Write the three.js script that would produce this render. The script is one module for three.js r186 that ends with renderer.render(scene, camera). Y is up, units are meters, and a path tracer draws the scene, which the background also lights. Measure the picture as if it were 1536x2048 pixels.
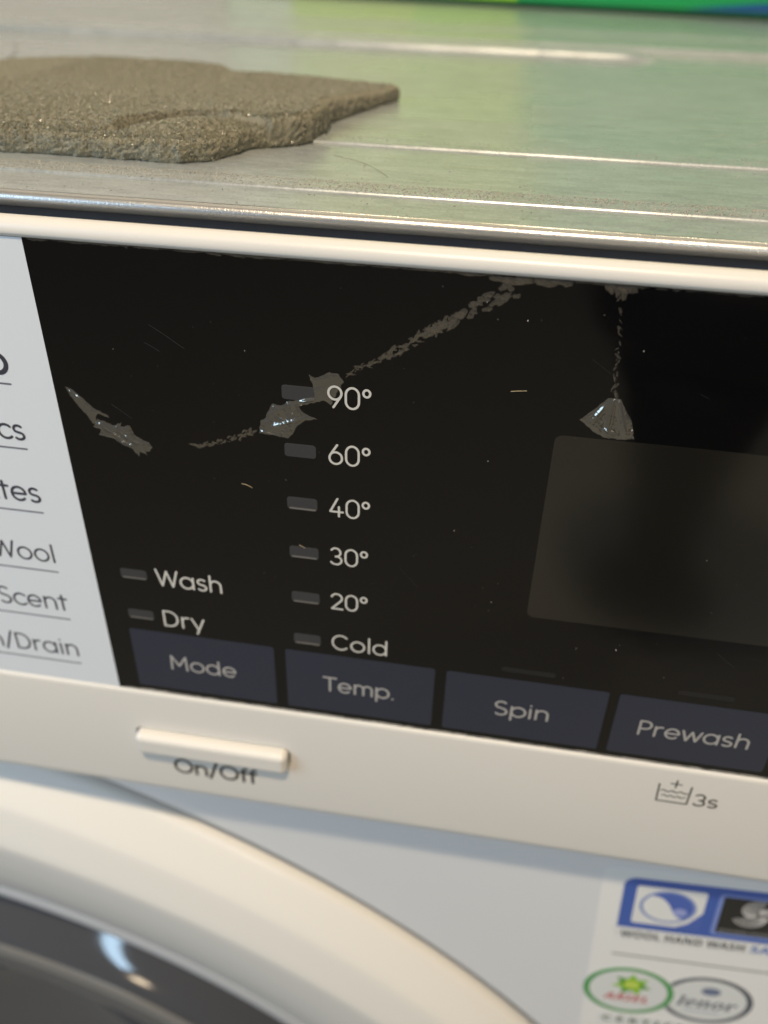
import * as THREE from 'three';
import { RoundedBoxGeometry } from 'three/addons/geometries/RoundedBoxGeometry.js';
import { mergeGeometries, mergeVertices, toCreasedNormals } from 'three/addons/utils/BufferGeometryUtils.js';
import { Brush, Evaluator, SUBTRACTION } from 'three-bvh-csg';
import { ImprovedNoise } from 'three/addons/math/ImprovedNoise.js';

// ---------------------------------------------------------------- camera, air, lights
// Lengths below are millimetres measured from the lens (x right, y up, z = 0 on the face of the control panel);
// EYE lifts them to metres above the floor.
const EYE = 0.884, MM = 0.001;
const scene = new THREE.Scene();
scene.background = new THREE.Color().setRGB(0.115, 0.118, 0.125);
const camera = new THREE.PerspectiveCamera(2 * THREE.MathUtils.radToDeg(Math.atan(1024 / 1700)), 768 / 1024, 0.01, 30);
camera.rotation.order = 'YXZ';
camera.rotation.set(-0.6104, 0.14546, 0.02924);
camera.position.set(0, EYE, 0.11);
camera.focus = 0.125;
camera.userData.fStop = 13;
scene.add(camera);

const renderer = new THREE.WebGLRenderer({ antialias: true });
renderer.toneMapping = THREE.LinearToneMapping;
renderer.toneMappingExposure = 0.82;
renderer.shadowMap.enabled = true;
renderer.setSize(768, 1024);

const LAMP = new THREE.Vector3(0.02, 2.35, 0.70);
const lamp = new THREE.PointLight(new THREE.Color().setRGB(1.0, 0.79, 0.54), 10.6, 0, 2);
lamp.position.copy(LAMP); lamp.shadow.radius = 2.2; lamp.castShadow = true;
scene.add(lamp);
const WINDOW = new THREE.Vector3(-0.62, 1.08, 0.42);  // unseen source of the cool left light, set close for its gradient
const dayl = new THREE.RectAreaLight(new THREE.Color().setRGB(0.52, 0.75, 1.0), 7.0, 0.35, 0.45);
dayl.position.copy(WINDOW).add(new THREE.Vector3(0.02, 0, -0.01)); dayl.lookAt(0, 0.75, 0.0);
scene.add(dayl);
const GLINT_COOL = new THREE.Vector3(0.95, 2.05, 1.70), GLINT_WARM = new THREE.Vector3(1.00, 1.42, 1.85);  // unseen pane and globe, added to put two glints in the door glass
const glintCool = new THREE.RectAreaLight(new THREE.Color().setRGB(0.55, 0.78, 1.0), 4.5, 0.17, 0.7);
glintCool.position.copy(GLINT_COOL); glintCool.lookAt(0, 0.7, 0); scene.add(glintCool);
const globe = new THREE.PointLight(new THREE.Color().setRGB(1.0, 0.78, 0.52), 0.8, 0, 2);
globe.position.copy(GLINT_WARM); globe.shadow.radius = 4; globe.castShadow = true; scene.add(globe);

// ---------------------------------------------------------------- helpers
const rng = (s => () => { s |= 0; s = s + 0x6D2B79F5 | 0; let t = Math.imul(s ^ s >>> 15, 1 | s); t = t + Math.imul(t ^ t >>> 7, 61 | t) ^ t; return ((t ^ t >>> 14) >>> 0) / 4294967296; })(20240611);
const rr = (a, b) => a + (b - a) * rng();
const PN = new ImprovedNoise();
const noise = (x, y, z = 0) => PN.noise(x + 31.7, y + 17.3, z + 5.1);
const fbm = (x, y, o = 4) => { let a = 1, s = 0, f = 1; for (let k = 0; k < o; k++) { s += a * noise(x * f, y * f, k * 7.7); a *= 0.5; f *= 2.03; } return s; };
const smooth = (a, b, x) => { const t = Math.min(1, Math.max(0, (x - a) / (b - a))); return t * t * (3 - 2 * t); };
const used = {};
function numbered(n) { used[n] = (used[n] ?? -1) + 1; return used[n] ? `${n}_${String(used[n]).padStart(3, '0')}` : n; }
function tag(o, label, category, group, kind) {
  o.userData = { label };
  if (category) o.userData.category = category;
  if (group) o.userData.group = group;
  if (kind) o.userData.kind = kind;
  return o;
}
function shadowed(m) { m.castShadow = m.receiveShadow = true; return m; }
// a thing with parts: a Group at its base (mm coordinates, y measured from the floor in `floor`)
function thing(name, x, y, z) { const g = new THREE.Group(); g.name = numbered(name); g.position.set(x, y, z); scene.add(g); return g; }
// geometry in mm from the lens -> metres in a parent's own axes
function toLocal(geo, base) { geo.scale(MM, MM, MM); geo.translate(-base.x, EYE - base.y, -base.z); return geo; }
function mesh(name, geo, m, parent, label) {
  const o = shadowed(new THREE.Mesh(geo, m)); o.name = name; parent.add(o);
  if (label) o.userData.label = label;
  return o;
}
const std = (r, g, b, roughness, extra = {}) => new THREE.MeshPhysicalMaterial({ color: new THREE.Color().setRGB(r, g, b), roughness, metalness: 0, ...extra });

function dataTex(n, fn, rep, srgb = false) {
  const d = new Uint8Array(n * n * 4);
  for (let j = 0; j < n; j++) for (let i = 0; i < n; i++) { const v = fn(i, j), k = (j * n + i) * 4; const a = Array.isArray(v) ? v : [v, v, v]; d[k] = a[0]; d[k + 1] = a[1]; d[k + 2] = a[2]; d[k + 3] = 255; }
  const t = new THREE.DataTexture(d, n, n); t.wrapS = t.wrapT = THREE.RepeatWrapping; t.magFilter = THREE.LinearFilter; t.minFilter = THREE.LinearMipmapLinearFilter; t.repeat.set(rep, rep);
  if (srgb) t.colorSpace = THREE.SRGBColorSpace; t.needsUpdate = true; return t;
}
// tiling value noise
function tileNoise(n, cells, seed) {
  const r = (s => () => { s = Math.imul(s ^ s >>> 15, 2246822519) + 0x9E3779B9 | 0; return ((s ^ s >>> 13) >>> 0) / 4294967296; })(seed);
  const g = Float32Array.from({ length: cells * cells }, r);
  return (i, j) => { const x = i / n * cells, y = j / n * cells, a = Math.floor(x), b = Math.floor(y), u = x - a, v = y - b, s = u * u * (3 - 2 * u), t = v * v * (3 - 2 * v);
    const at = (p, q) => g[((q % cells + cells) % cells) * cells + (p % cells + cells) % cells];
    return (at(a, b) * (1 - s) + at(a + 1, b) * s) * (1 - t) + (at(a, b + 1) * (1 - s) + at(a + 1, b + 1) * s) * t; };
}
// metric uvs: u along x, v along the other axis chosen
function metricUV(geo, a = 0, b = 1) { const p = geo.attributes.position, uv = new Float32Array(p.count * 2); for (let i = 0; i < p.count; i++) { uv[2 * i] = p.getComponent(i, a) * MM; uv[2 * i + 1] = p.getComponent(i, b) * MM; } geo.setAttribute('uv', new THREE.BufferAttribute(uv, 2)); return geo; }

// profile of [z, y] points swept along x
function sweep(profile, x0, x1, closed = true, crease = 0.6, nx = 1) {
  const n = profile.length, pos = [];
  const P = (k, x) => [x, profile[k % n][1], profile[k % n][0]];
  for (let k = 0; k < (closed ? n : n - 1); k++) for (let s = 0; s < nx; s++) {
    const xa = x0 + (x1 - x0) * s / nx, xb = x0 + (x1 - x0) * (s + 1) / nx;
    const a = P(k, xa), b = P(k, xb), c = P(k + 1, xb), d = P(k + 1, xa);
    pos.push(...a, ...b, ...c, ...a, ...c, ...d);
  }
  if (closed) { const tri = THREE.ShapeUtils.triangulateShape(profile.map(p => new THREE.Vector2(p[0], p[1])), []);
    for (const [a, b, c] of tri) { pos.push(...P(a, x0), ...P(b, x0), ...P(c, x0), ...P(a, x1), ...P(c, x1), ...P(b, x1)); } }
  const g = new THREE.BufferGeometry(); g.setAttribute('position', new THREE.Float32BufferAttribute(pos, 3));
  return metricUV(toCreasedNormals(g, crease));
}
function box(x0, x1, y0, y1, z0, z1, r = 0) {
  const g = r ? new RoundedBoxGeometry(x1 - x0, y1 - y0, z1 - z0, 4, r) : new THREE.BoxGeometry(x1 - x0, y1 - y0, z1 - z0);
  g.translate((x0 + x1) / 2, (y0 + y1) / 2, (z0 + z1) / 2); return metricUV(g.index ? g.toNonIndexed() : g);
}
// flat plate with rounded corners from z0 to z1
function plate(x0, x1, y0, y1, z0, z1, r, bevel = 0.03) {
  const s = new THREE.Shape(), w = x1 - x0, h = y1 - y0, b = bevel;
  const X0 = x0 + b, Y0 = y0 + b, X1 = x1 - b, Y1 = y1 - b, q = Math.max(0.05, r - b);
  s.moveTo(X0 + q, Y0); s.lineTo(X1 - q, Y0); s.absarc(X1 - q, Y0 + q, q, -Math.PI / 2, 0); s.lineTo(X1, Y1 - q); s.absarc(X1 - q, Y1 - q, q, 0, Math.PI / 2);
  s.lineTo(X0 + q, Y1); s.absarc(X0 + q, Y1 - q, q, Math.PI / 2, Math.PI); s.lineTo(X0, Y0 + q); s.absarc(X0 + q, Y0 + q, q, Math.PI, 1.5 * Math.PI);
  const g = new THREE.ExtrudeGeometry(s, { depth: Math.max(0.005, z1 - z0 - b), bevelEnabled: b > 0, bevelThickness: b, bevelSize: b, bevelSegments: 2, bevelOffset: 0, curveSegments: 8 });
  g.translate(0, 0, z0); return metricUV(g);
}

// ---------------------------------------------------------------- a geometric sans drawn with strokes
const A = (cx, cy, rx, ry, a0, a1, n = 22) => Array.from({ length: n + 1 }, (_, k) => { const t = (a0 + (a1 - a0) * k / n) * Math.PI / 180; return [cx + rx * Math.cos(t), cy + ry * Math.sin(t)]; });
const X = 0.70, H = X / 2;                       // height of small letters
const bowl = (c, r = 0.33) => A(c, H, r, H, 0, 360, 32);
const GLYPH = {
  '0': [0.72, [[...A(0.36, 0.66, 0.29, 0.34, 0, 180), ...A(0.36, 0.34, 0.29, 0.34, 180, 360), [0.65, 0.66]]]],
  '2': [0.66, [[...A(0.32, 0.72, 0.27, 0.28, 165, -35), [0.06, 0], [0.62, 0]]]],
  '3': [0.64, [[...A(0.29, 0.74, 0.24, 0.26, 150, -90), ...A(0.30, 0.25, 0.28, 0.25, 90, -150)]]],
  '4': [0.70, [[[0.47, 0], [0.47, 0.55]], [[0.40, 1], [0.05, 0.26], [0.66, 0.26]]]],
  '6': [0.68, [A(0.34, 0.31, 0.29, 0.31, 0, 360, 32), [[0.09, 0.47], [0.41, 1]]]],
  '9': [0.68, [A(0.34, 0.69, 0.29, 0.31, 0, 360, 32), [[0.59, 0.53], [0.27, 0]]]],
  '°': [0.40, [A(0.20, 0.80, 0.15, 0.17, 0, 360, 24)]],
  '.': [0.24, [[[0.10, 0.0], [0.11, 0.005]]]],
  '/': [0.50, [[[0.04, -0.12], [0.44, 1.08]]]],
  'W': [1.20, [[[0.05, 1], [0.32, 0], [0.60, 0.94], [0.88, 0], [1.15, 1]]]],
  'D': [0.86, [[[0.10, 0], [0.10, 1], [0.36, 1], ...A(0.36, 0.5, 0.42, 0.5, 90, -90), [0.10, 0]]]],
  'C': [0.92, [A(0.50, 0.5, 0.43, 0.5, 45, 315, 32)]],
  'M': [1.02, [[[0.10, 0], [0.13, 1], [0.51, 0.30], [0.89, 1], [0.92, 0]]]],
  'T': [0.72, [[[0.02, 1], [0.70, 1]], [[0.36, 1], [0.36, 0]]]],
  'S': [0.68, [[...A(0.34, 0.755, 0.26, 0.245, 40, 235, 18), ...A(0.34, 0.25, 0.28, 0.25, 62, -140, 18)]]],
  'P': [0.70, [[[0.10, 0], [0.10, 1], [0.36, 1], ...A(0.36, 0.72, 0.28, 0.28, 90, -90), [0.10, 0.44]]]],
  'O': [1.06, [A(0.53, 0.5, 0.46, 0.5, 0, 360, 40)]],
  'E': [0.62, [[[0.56, 1], [0.10, 1], [0.10, 0], [0.56, 0]], [[0.10, 0.52], [0.50, 0.52]]]],
  'F': [0.60, [[[0.56, 1], [0.10, 1], [0.10, 0]], [[0.10, 0.5], [0.50, 0.5]]]],
  'a': [0.80, [bowl(0.37), [[0.70, X], [0.70, 0]]]],
  'b': [0.80, [bowl(0.43), [[0.10, 1], [0.10, 0]]]],
  'c': [0.66, [A(0.40, H, 0.34, H, 45, 315, 26)]],
  'd': [0.80, [bowl(0.37), [[0.70, 1], [0.70, 0]]]],
  'e': [0.76, [[[0.06, H], [0.70, H], ...A(0.38, H, 0.32, H, 0, 315, 28)]]],
  'f': [0.42, [[...A(0.36, 0.80, 0.18, 0.22, 80, 180, 10), [0.18, 0]], [[0.02, X], [0.38, X]]]],
  'h': [0.74, [[[0.10, 1], [0.10, 0]], [...A(0.37, 0.42, 0.27, 0.28, 180, 0), [0.64, 0]]]],
  'i': [0.24, [[[0.12, X], [0.12, 0]], [[0.12, 0.95], [0.125, 0.955]]]],
  'l': [0.24, [[[0.12, 1.04], [0.12, 0]]]],
  'm': [1.10, [[[0.10, X], [0.10, 0]], [...A(0.33, 0.46, 0.23, 0.24, 180, 0), [0.56, 0]], [...A(0.79, 0.46, 0.23, 0.24, 180, 0), [1.02, 0]]]],
  'n': [0.74, [[[0.10, X], [0.10, 0]], [...A(0.37, 0.42, 0.27, 0.28, 180, 0), [0.64, 0]]]],
  'o': [0.80, [bowl(0.40, 0.34)]],
  'p': [0.80, [bowl(0.43), [[0.10, X], [0.10, -0.30]]]],
  'r': [0.48, [[[0.10, X], [0.10, 0]], A(0.36, 0.42, 0.26, 0.28, 180, 75, 12)]],
  's': [0.56, [[...A(0.28, 0.525, 0.20, 0.175, 40, 235, 14), ...A(0.28, 0.175, 0.22, 0.175, 62, -140, 14)]]],
  't': [0.44, [[[0.20, 0.92], [0.20, 0]], [[0.02, X], [0.42, X]]]],
  'w': [0.98, [[[0.04, X], [0.26, 0], [0.49, 0.66], [0.72, 0], [0.94, X]]]],
  'y': [0.68, [[[0.04, X], [0.34, 0.02]], [[0.64, X], [0.26, -0.30]]]],
  'k': [0.66, [[[0.10, 1], [0.10, 0]], [[0.60, X], [0.12, 0.28]], [[0.30, 0.44], [0.62, 0]]]],
};
function ribbon(pts, w, z0, z1, out) {               // a stroke with round ends and joints as a thin solid
  const seg = (a, b) => {
    const dx = b[0] - a[0], dy = b[1] - a[1], l = Math.hypot(dx, dy); if (l < 1e-6) return;
    const nx = -dy / l * w / 2, ny = dx / l * w / 2;
    const q = [[a[0] + nx, a[1] + ny], [a[0] - nx, a[1] - ny], [b[0] - nx, b[1] - ny], [b[0] + nx, b[1] + ny]];
    out.push(q[0][0], q[0][1], z1, q[1][0], q[1][1], z1, q[2][0], q[2][1], z1, q[0][0], q[0][1], z1, q[2][0], q[2][1], z1, q[3][0], q[3][1], z1);
  };
  const cap = p => { for (let k = 0; k < 10; k++) { const a = k / 10 * 2 * Math.PI, b = (k + 1) / 10 * 2 * Math.PI; out.push(p[0], p[1], z1, p[0] + Math.cos(a) * w / 2, p[1] + Math.sin(a) * w / 2, z1, p[0] + Math.cos(b) * w / 2, p[1] + Math.sin(b) * w / 2, z1); } };
  // one outline per stroke would be neater; the pieces are laid a hair apart in height so that none share a plane
  let h = z1; const step = 0.00004;
  for (let k = 0; k < pts.length; k++) { z1 = h + step * (k % 40); if (k) seg(pts[k - 1], pts[k]); }
  for (let k = 0; k < pts.length; k++) { z1 = h - 0.002 + step * (k % 40); cap(pts[k]); }
}
function wordWidth(t) { let w = 0; for (const c of t) w += c === ' ' ? 0.4 : GLYPH[c][0] + 0.07; return w - 0.07; }
// text with its left or right end at x, baseline y, capital height cap, stretched to `width` if given
function writing(t, x, y, cap, { weight = 0.115, width = 0, right = false, z = 0.03, slant = 0 } = {}) {
  const w0 = wordWidth(t), sx = width ? width / w0 : cap; let cx = right ? x - w0 * sx : x; const out = [];
  let li = 0;
  for (const c of t) {
    if (c === ' ') { cx += 0.4 * sx; continue; }
    for (const st of GLYPH[c][1]) ribbon(st.map(p => [cx + p[0] * sx + slant * p[1] * cap, y + p[1] * cap]), weight * cap, 0, z + 0.004 * (li++ % 2), out);
    cx += (GLYPH[c][0] + 0.07) * sx;
  }
  return flat(out);
}
function flat(out) { const g = new THREE.BufferGeometry(); g.setAttribute('position', new THREE.Float32BufferAttribute(out, 3)); g.computeVertexNormals(); return metricUV(g); }
function line(pts, w, z) { const out = []; ribbon(pts, w, 0, z, out); return flat(out); }

// ---------------------------------------------------------------- materials
const n1 = tileNoise(512, 128, 11), n2 = tileNoise(512, 24, 12), n3 = tileNoise(512, 250, 13), n4 = tileNoise(512, 7, 14);
const fineBump = dataTex(512, (i, j) => 255 * (0.5 * n1(i, j) + 0.3 * n3(i, j) + 0.2 * n2(i, j)), 50);     // orange-peel, 20 mm tile
const scuff = dataTex(512, (i, j) => 255 * (0.55 + 0.25 * n4(i, j) + 0.2 * n2(i, j)), 12);
const streak = (() => { const a = tileNoise(512, 6, 21), b = tileNoise(512, 256, 22), c = tileNoise(512, 64, 23); return dataTex(512, (i, j) => { const s = a(i, 0) * 0; return 255 * Math.min(1, 0.45 * b(i * 0.06, j) + 0.35 * c(i * 0.1, j) + 0.25 * n1(i, j) + s); }, 14); })();
const patchy = (() => { const a = tileNoise(512, 9, 41), b = tileNoise(512, 60, 42); return dataTex(512, (i, j) => 255 * Math.min(1, 0.62 + 0.30 * a(i * 0.5, j) + 0.18 * b(i * 0.15, j)), 9); })();
const grain = (() => { const a = tileNoise(512, 256, 51), b = tileNoise(512, 30, 52), c = tileNoise(512, 120, 53); return dataTex(512, (i, j) => 255 * Math.min(1, 0.80 + 0.10 * a(i, j) + 0.07 * b(i * 0.3, j) + 0.10 * c(i * 0.2, j)), 13, true); })();
const smear = (() => { const a = tileNoise(512, 5, 31), b = tileNoise(512, 40, 32), c = tileNoise(512, 9, 33); return dataTex(512, (i, j) => { const w = c(i, j) * 60, s = b((i + j * 0.7 + w) * 0.35, (j - i * 0.7) * 2); return 255 * Math.min(1, 0.15 + 0.75 * Math.max(0, a(i, j) - 0.35) * (0.5 + s)); }, 7); })();
const M = {
  fascia: std(0.74, 0.715, 0.665, 0.34, { bumpMap: fineBump, bumpScale: 0.000012 }),
  strip: std(0.73, 0.765, 0.80, 0.30, { bumpMap: fineBump, bumpScale: 0.000006 }),
  paint: std(0.80, 0.81, 0.82, 0.26, { bumpMap: fineBump, bumpScale: 0.000010 }),
  ring: std(0.80, 0.79, 0.755, 0.24, { bumpMap: fineBump, bumpScale: 0.000006 }),
  black: std(0.0035, 0.0035, 0.0038, 0.34, { bumpMap: scuff, bumpScale: 0.00002, roughnessMap: smear }),
  screen: std(0.010, 0.0092, 0.0072, 0.12, { ior: 1.85 }),
  key: std(0.028, 0.033, 0.052, 0.16),
  lens: std(0.045, 0.045, 0.048, 0.25),
  lensLipLit: std(0.16, 0.155, 0.145, 0.3),  // lighter than the lens: paints the light caught on its lower edge
  print: std(0.62, 0.60, 0.55, 0.4),
  printDim: std(0.40, 0.385, 0.37, 0.4),
  ink: std(0.045, 0.045, 0.062, 0.45),
  inkWarm: std(0.036, 0.032, 0.026, 0.5),
  rule: std(0.15, 0.15, 0.18, 0.45),
  film: std(0.38, 0.365, 0.32, 0.13, { metalness: 0.78, clearcoat: 0.6, clearcoatRoughness: 0.08, transparent: true, opacity: 0.60 }),
  filmThin: std(0.36, 0.33, 0.28, 0.16, { metalness: 0.78, clearcoat: 0.6, clearcoatRoughness: 0.08, transparent: true, opacity: 0.44 }),
  residue: std(0.45, 0.42, 0.37, 0.35),
  steel: new THREE.MeshPhysicalMaterial({ color: new THREE.Color().setRGB(0.46, 0.495, 0.49), metalness: 0.32, roughness: 0.33, roughnessMap: patchy, map: grain, bumpMap: streak, bumpScale: 0.000003 }),
  steelEdge: new THREE.MeshPhysicalMaterial({ color: new THREE.Color().setRGB(0.58, 0.575, 0.55), metalness: 0.8, roughness: 0.32, bumpMap: fineBump, bumpScale: 0.00003 }),
  bright: new THREE.MeshPhysicalMaterial({ color: new THREE.Color().setRGB(0.6, 0.6, 0.57), metalness: 0.4, roughness: 0.5 }),
  inner: std(0.35, 0.37, 0.40, 0.5),
  glass: std(0.068, 0.073, 0.084, 0.07, { ior: 1.8 }),
  gap_shade: std(0.075, 0.085, 0.105, 0.5),  // dark colour for the shaded gap under the hem
  rubber: std(0.06, 0.06, 0.062, 0.5),
};

// ---------------------------------------------------------------- the washing machine
const WM = { x: -0.17, y: 0, z: -0.30 };
const washer = thing('washing_machine', WM.x, WM.y, WM.z);
tag(washer, 'white washing machine with black control display, bare steel top and round door', 'washing machine');
const XL = -470, XR = 130, FLOOR = -884;
const part = (name, geo, m, label) => mesh(name, toLocal(geo, WM), m, washer, label);

// cabinet front with the round door opening
const DC = [-183.3, -434.2];
{
  const s = new THREE.Shape(); s.moveTo(XL + 1, FLOOR + 20); s.lineTo(XR - 1, FLOOR + 20); s.lineTo(XR - 1, -58); s.lineTo(XL + 1, -58); s.closePath();
  const h = new THREE.Path(); h.absarc(DC[0], DC[1], 279.8, 0, 2 * Math.PI); s.holes.push(h);
  const g = new THREE.ExtrudeGeometry(s, { depth: 12, bevelEnabled: true, bevelThickness: 1.2, bevelSize: 1.2, bevelSegments: 4, curveSegments: 160 });
  g.translate(0, 0, -10 - 12 - 1.2);
  part('cabinet_front', metricUV(toCreasedNormals(g, 0.5)), M.paint);
  part('cabinet_side', box(XL, XL + 2, FLOOR + 20, -38.5, -596, -24), M.paint);
  part('cabinet_side', box(XR - 2, XR, FLOOR + 20, -38.5, -596, -24), M.paint);
  part('cabinet_back', box(XL, XR, FLOOR + 20, -40, -600, -597), M.paint);
  part('plinth', box(XL + 20, XR - 20, FLOOR + 1, FLOOR + 19.5, -580, -40), M.rubber);
  part('gap_shade', box(XL + 1, XR - 1, -56, -36.5, -16, -9.7), M.gap_shade, 'dark strip for the shade between steel top and white control panel');  // no real part: dark strip put where the gap lies in shade
  part('inner_frame', box(XL + 3, XR - 3, FLOOR + 30, -60, -80, -78), M.rubber);
}
// steel top sheet with pressed beads, as a height field over (x, z)
const SHEET = -34;
const beadEnd = x => 38 - 9;                            // where the second rear bead stops
function sheetHeight(x, z) {
  let y = 0;
  const bead = (front, back, h, fs, bs) => h * smooth(front + fs, front, z + fs) * 0 + h * (1 - smooth(front - fs, front, z)) * smooth(back, back + bs, z);
  y += bead(-18.6, -25.4, 0.42, 0.5, 1.8);
  y += bead(-51.2, -59.0, 0.45, 0.55, 2.2);
  y += bead(-187, -203, 2.15, 2.4, 7) * (1 - smooth(beadEnd(x) - 4, beadEnd(x) + 12, x));
  y += bead(-203, -222, 2.0, 4.5, 6);
  y += 0.9 * (1 - smooth(-262, -255, z));
  y += 0.05 * noise(x * 0.02, z * 0.03) ;
  return y;
}
{
  const zs = []; let z = -9.2;
  while (z > -598) { zs.push(z); z -= (z > -20.2 && z < -18) || (z > -52.6 && z < -50.4) ? 0.12 : z > -62 ? 0.45 : z > -180 ? 4 : z > -226 ? 0.4 : z > -252 ? 4 : z > -268 ? 1 : 20; }
  zs.push(-598);
  const xs = []; for (let x = XL; x < XR; x += (x > 5 && x < 55) ? 1.6 : 10) xs.push(x); xs.push(XR);
  const pos = [], idx = [];
  for (const zz of zs) for (const x of xs) pos.push(x, SHEET + sheetHeight(x, zz), zz);
  for (let j = 0; j + 1 < zs.length; j++) for (let i = 0; i + 1 < xs.length; i++) { const a = j * xs.length + i, b = a + 1, c = a + xs.length, d = c + 1; idx.push(a, b, d, a, d, c); }
  const g = new THREE.BufferGeometry(); g.setAttribute('position', new THREE.Float32BufferAttribute(pos, 3)); g.setIndex(idx); g.computeVertexNormals(); metricUV(g, 0, 2);
  const sheet = part('steel_top', g, M.steel, 'bare galvanised steel top sheet with pressed beads');
  const sc = []; for (const [xa, za, xb, zb] of [[36.5, -64.9, 46.1, -77.4], [28.4, -68.7, 38.6, -81.0], [42, -70, 52, -79], [25, -88, 40, -101]]) { const o = [], y = SHEET + sheetHeight((xa + xb) / 2, (za + zb) / 2) + 0.03, dx = xb - xa, dz = zb - za, l = Math.hypot(dx, dz), w = 0.16, nx = -dz / l * w, nz = dx / l * w; o.push(xa, y, za, xb - nx, y, zb - nz, xb + nx, y, zb + nz); sc.push(flat(o)); }
  mesh('sheet_scratches', toLocal(mergeGeometries(sc), WM), M.bright, sheet, 'pale scratches in the steel at right').userData.kind = 'stuff';
  // folded front hem
  const hem = [[-9.2, SHEET - 0.02], [-9.0, SHEET - 0.12]];
  for (let k = 0; k <= 14; k++) { const t = (150 - 250 * k / 14) * Math.PI / 180; hem.push([-8.05 + 1.08 * Math.cos(t), SHEET - 0.95 + 1.12 * Math.sin(t)]); }
  hem.push([-9.4, SHEET - 2.1], [-14, SHEET - 2.1], [-14, SHEET - 1.2], [-9.6, SHEET - 1.2]);
  const pts = hem, nx = 240, P = [], I = [];
  for (let i = 0; i <= nx; i++) { const x = XL + (XR - XL) * i / nx; for (const [hz, hy] of pts) P.push(x, hy + 0.05 * noise(x * 0.05, hz), hz + 0.06 * noise(x * 0.04 + 9, 3)); }
  for (let i = 0; i < nx; i++) for (let k = 0; k + 1 < pts.length; k++) { const a = i * pts.length + k, b = a + 1, c = a + pts.length, d = c + 1; I.push(a, c, b, b, c, d); }
  const hg = new THREE.BufferGeometry(); hg.setAttribute('position', new THREE.Float32BufferAttribute(P, 3)); hg.setIndex(I); hg.computeVertexNormals(); metricUV(hg);
  mesh('folded_hem', toLocal(hg, WM), M.steelEdge, sheet, 'rolled front hem of the steel top');
}
// control panel: one white moulding, swept along x
const moulding = [[-0.7, -37.9], [0.0, -37.9], [0.35, -37.55], [0.42, -37.25], [0.40, -36.85], [0.28, -36.4], [0.02, -36.0], [-0.4, -35.7], [-0.9, -35.52], [-1.5, -35.45], [-2.4, -35.52], [-3.0, -35.8], [-3.2, -36.4], [-3.2, -44], [-7.4, -44], [-7.4, -158.9],
  [-2.2, -159.2], [-1.0, -159.05], [-0.1, -158.5], [0.35, -157.6], [0.45, -156.4], [0.45, -128.9], [0.36, -128.3], [0.1, -127.9], [-0.2, -127.75], [-0.7, -127.7]];
const fascia = (() => {
  const a = new Brush(sweep(moulding, XL + 0.5, XR - 0.5, true, 0.7)), b = new Brush(box(-66.85, -33.85, -144.7, -138.45, -3.4, 4, 1.6)); a.updateMatrixWorld(); b.updateMatrixWorld();
  const e = new Evaluator(); e.attributes = ['position', 'normal', 'uv']; return e.evaluate(a, b, SUBTRACTION).geometry;   // pocket of the power key
})();
const panel = part('control_panel', fascia, M.fascia, 'white plastic control panel with black display window');
const sub = (name, geo, m, label) => mesh(name, toLocal(geo, WM), m, panel, label);
sub('display_window', box(-68.6, 118, -127.6, -38.0, -0.69, 0.0), M.black, 'black glossy display window with lifting film');
sub('programme_strip', box(-330, -68.62, -127.6, -38.0, -0.69, 0.0), M.strip, 'pale grey strip listing the programmes');
{ const g = plate(8.6, 74, -95.8, -60.7, 0.0, 0.035, 1.2, 0.02); sub('digital_screen', g, M.screen, 'unlit dark grey digital screen'); }
// touch keys with their lettering
const KEYS = [[-64.1, -36.0, 'Mode', -57.0, 13.3], [-33.8, -5.9, 'Temp.', -26.7, 13.7], [-3.8, 25.1, 'Spin', 5.4, 10.2], [26.9, 54.8, 'Prewash', 31.3, 19.7], [57.0, 85.0, '', 0, 0]];
for (const [a, b, t, x, w] of KEYS) {
  sub('touch_key', plate(a, b, -126.0, -111.0, 0.0, 0.05, 0.5, 0.03), M.key, t ? `dark slate touch key marked ${t}` : undefined);
  if (t) sub('lettering', writing(t, x, -120.35, 3.45, { width: w, z: 0.075, weight: 0.125 }), M.printDim);
}
// temperature and mode rows: indicator windows and words
['90°', '60°', '40°', '30°', '20°', 'Cold'].forEach((t, k) => {
  const y = -56.9 - 9.95 * k;
  const l = sub('indicator_window', plate(-32, -27, y - 2.35, y, 0.0, 0.06, 0.5, 0.04), M.lens, `small dark indicator window beside ${t}`);
  if (k > 1) mesh('indicator_lip', toLocal(box(-31.6, -27.3, y - 2.28, y - 2.02, 0.061, 0.14), WM), M.lensLipLit, panel);
  sub('lettering', writing(t, -25.05, y - 2.85 + (k === 5 ? 0.2 : 0), 3.4, { width: t === 'Cold' ? 10.4 : 0, z: k ? 0.03 : 0.16, weight: 0.105 }), M.print);
});
[['Wash', -57.0, -99.3, 12.4, -96.4], ['Dry', -57.0, -109.05, 8.1, -106.0]].forEach(([t, x, y, w, ly]) => {
  sub('indicator_window', plate(-63.6, -58.6, ly - 2.1, ly, 0.0, 0.06, 0.5, 0.04), M.lens, `small dark indicator window beside ${t}`);
  mesh('indicator_lip', toLocal(box(-63.2, -58.9, ly - 2.04, ly - 1.8, 0.061, 0.13), WM), M.lensLipLit, panel);
  sub('lettering', writing(t, x, y, 3.55, { width: w, z: 0.03, weight: 0.115 }), M.print);
});
for (const x of [5.8, 36.2]) sub('indicator_window', plate(x, x + 9.5, -109.2, -108.2, 0.0, 0.04, 0.4, 0.02), std(0.014, 0.014, 0.015, 0.3));
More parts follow.
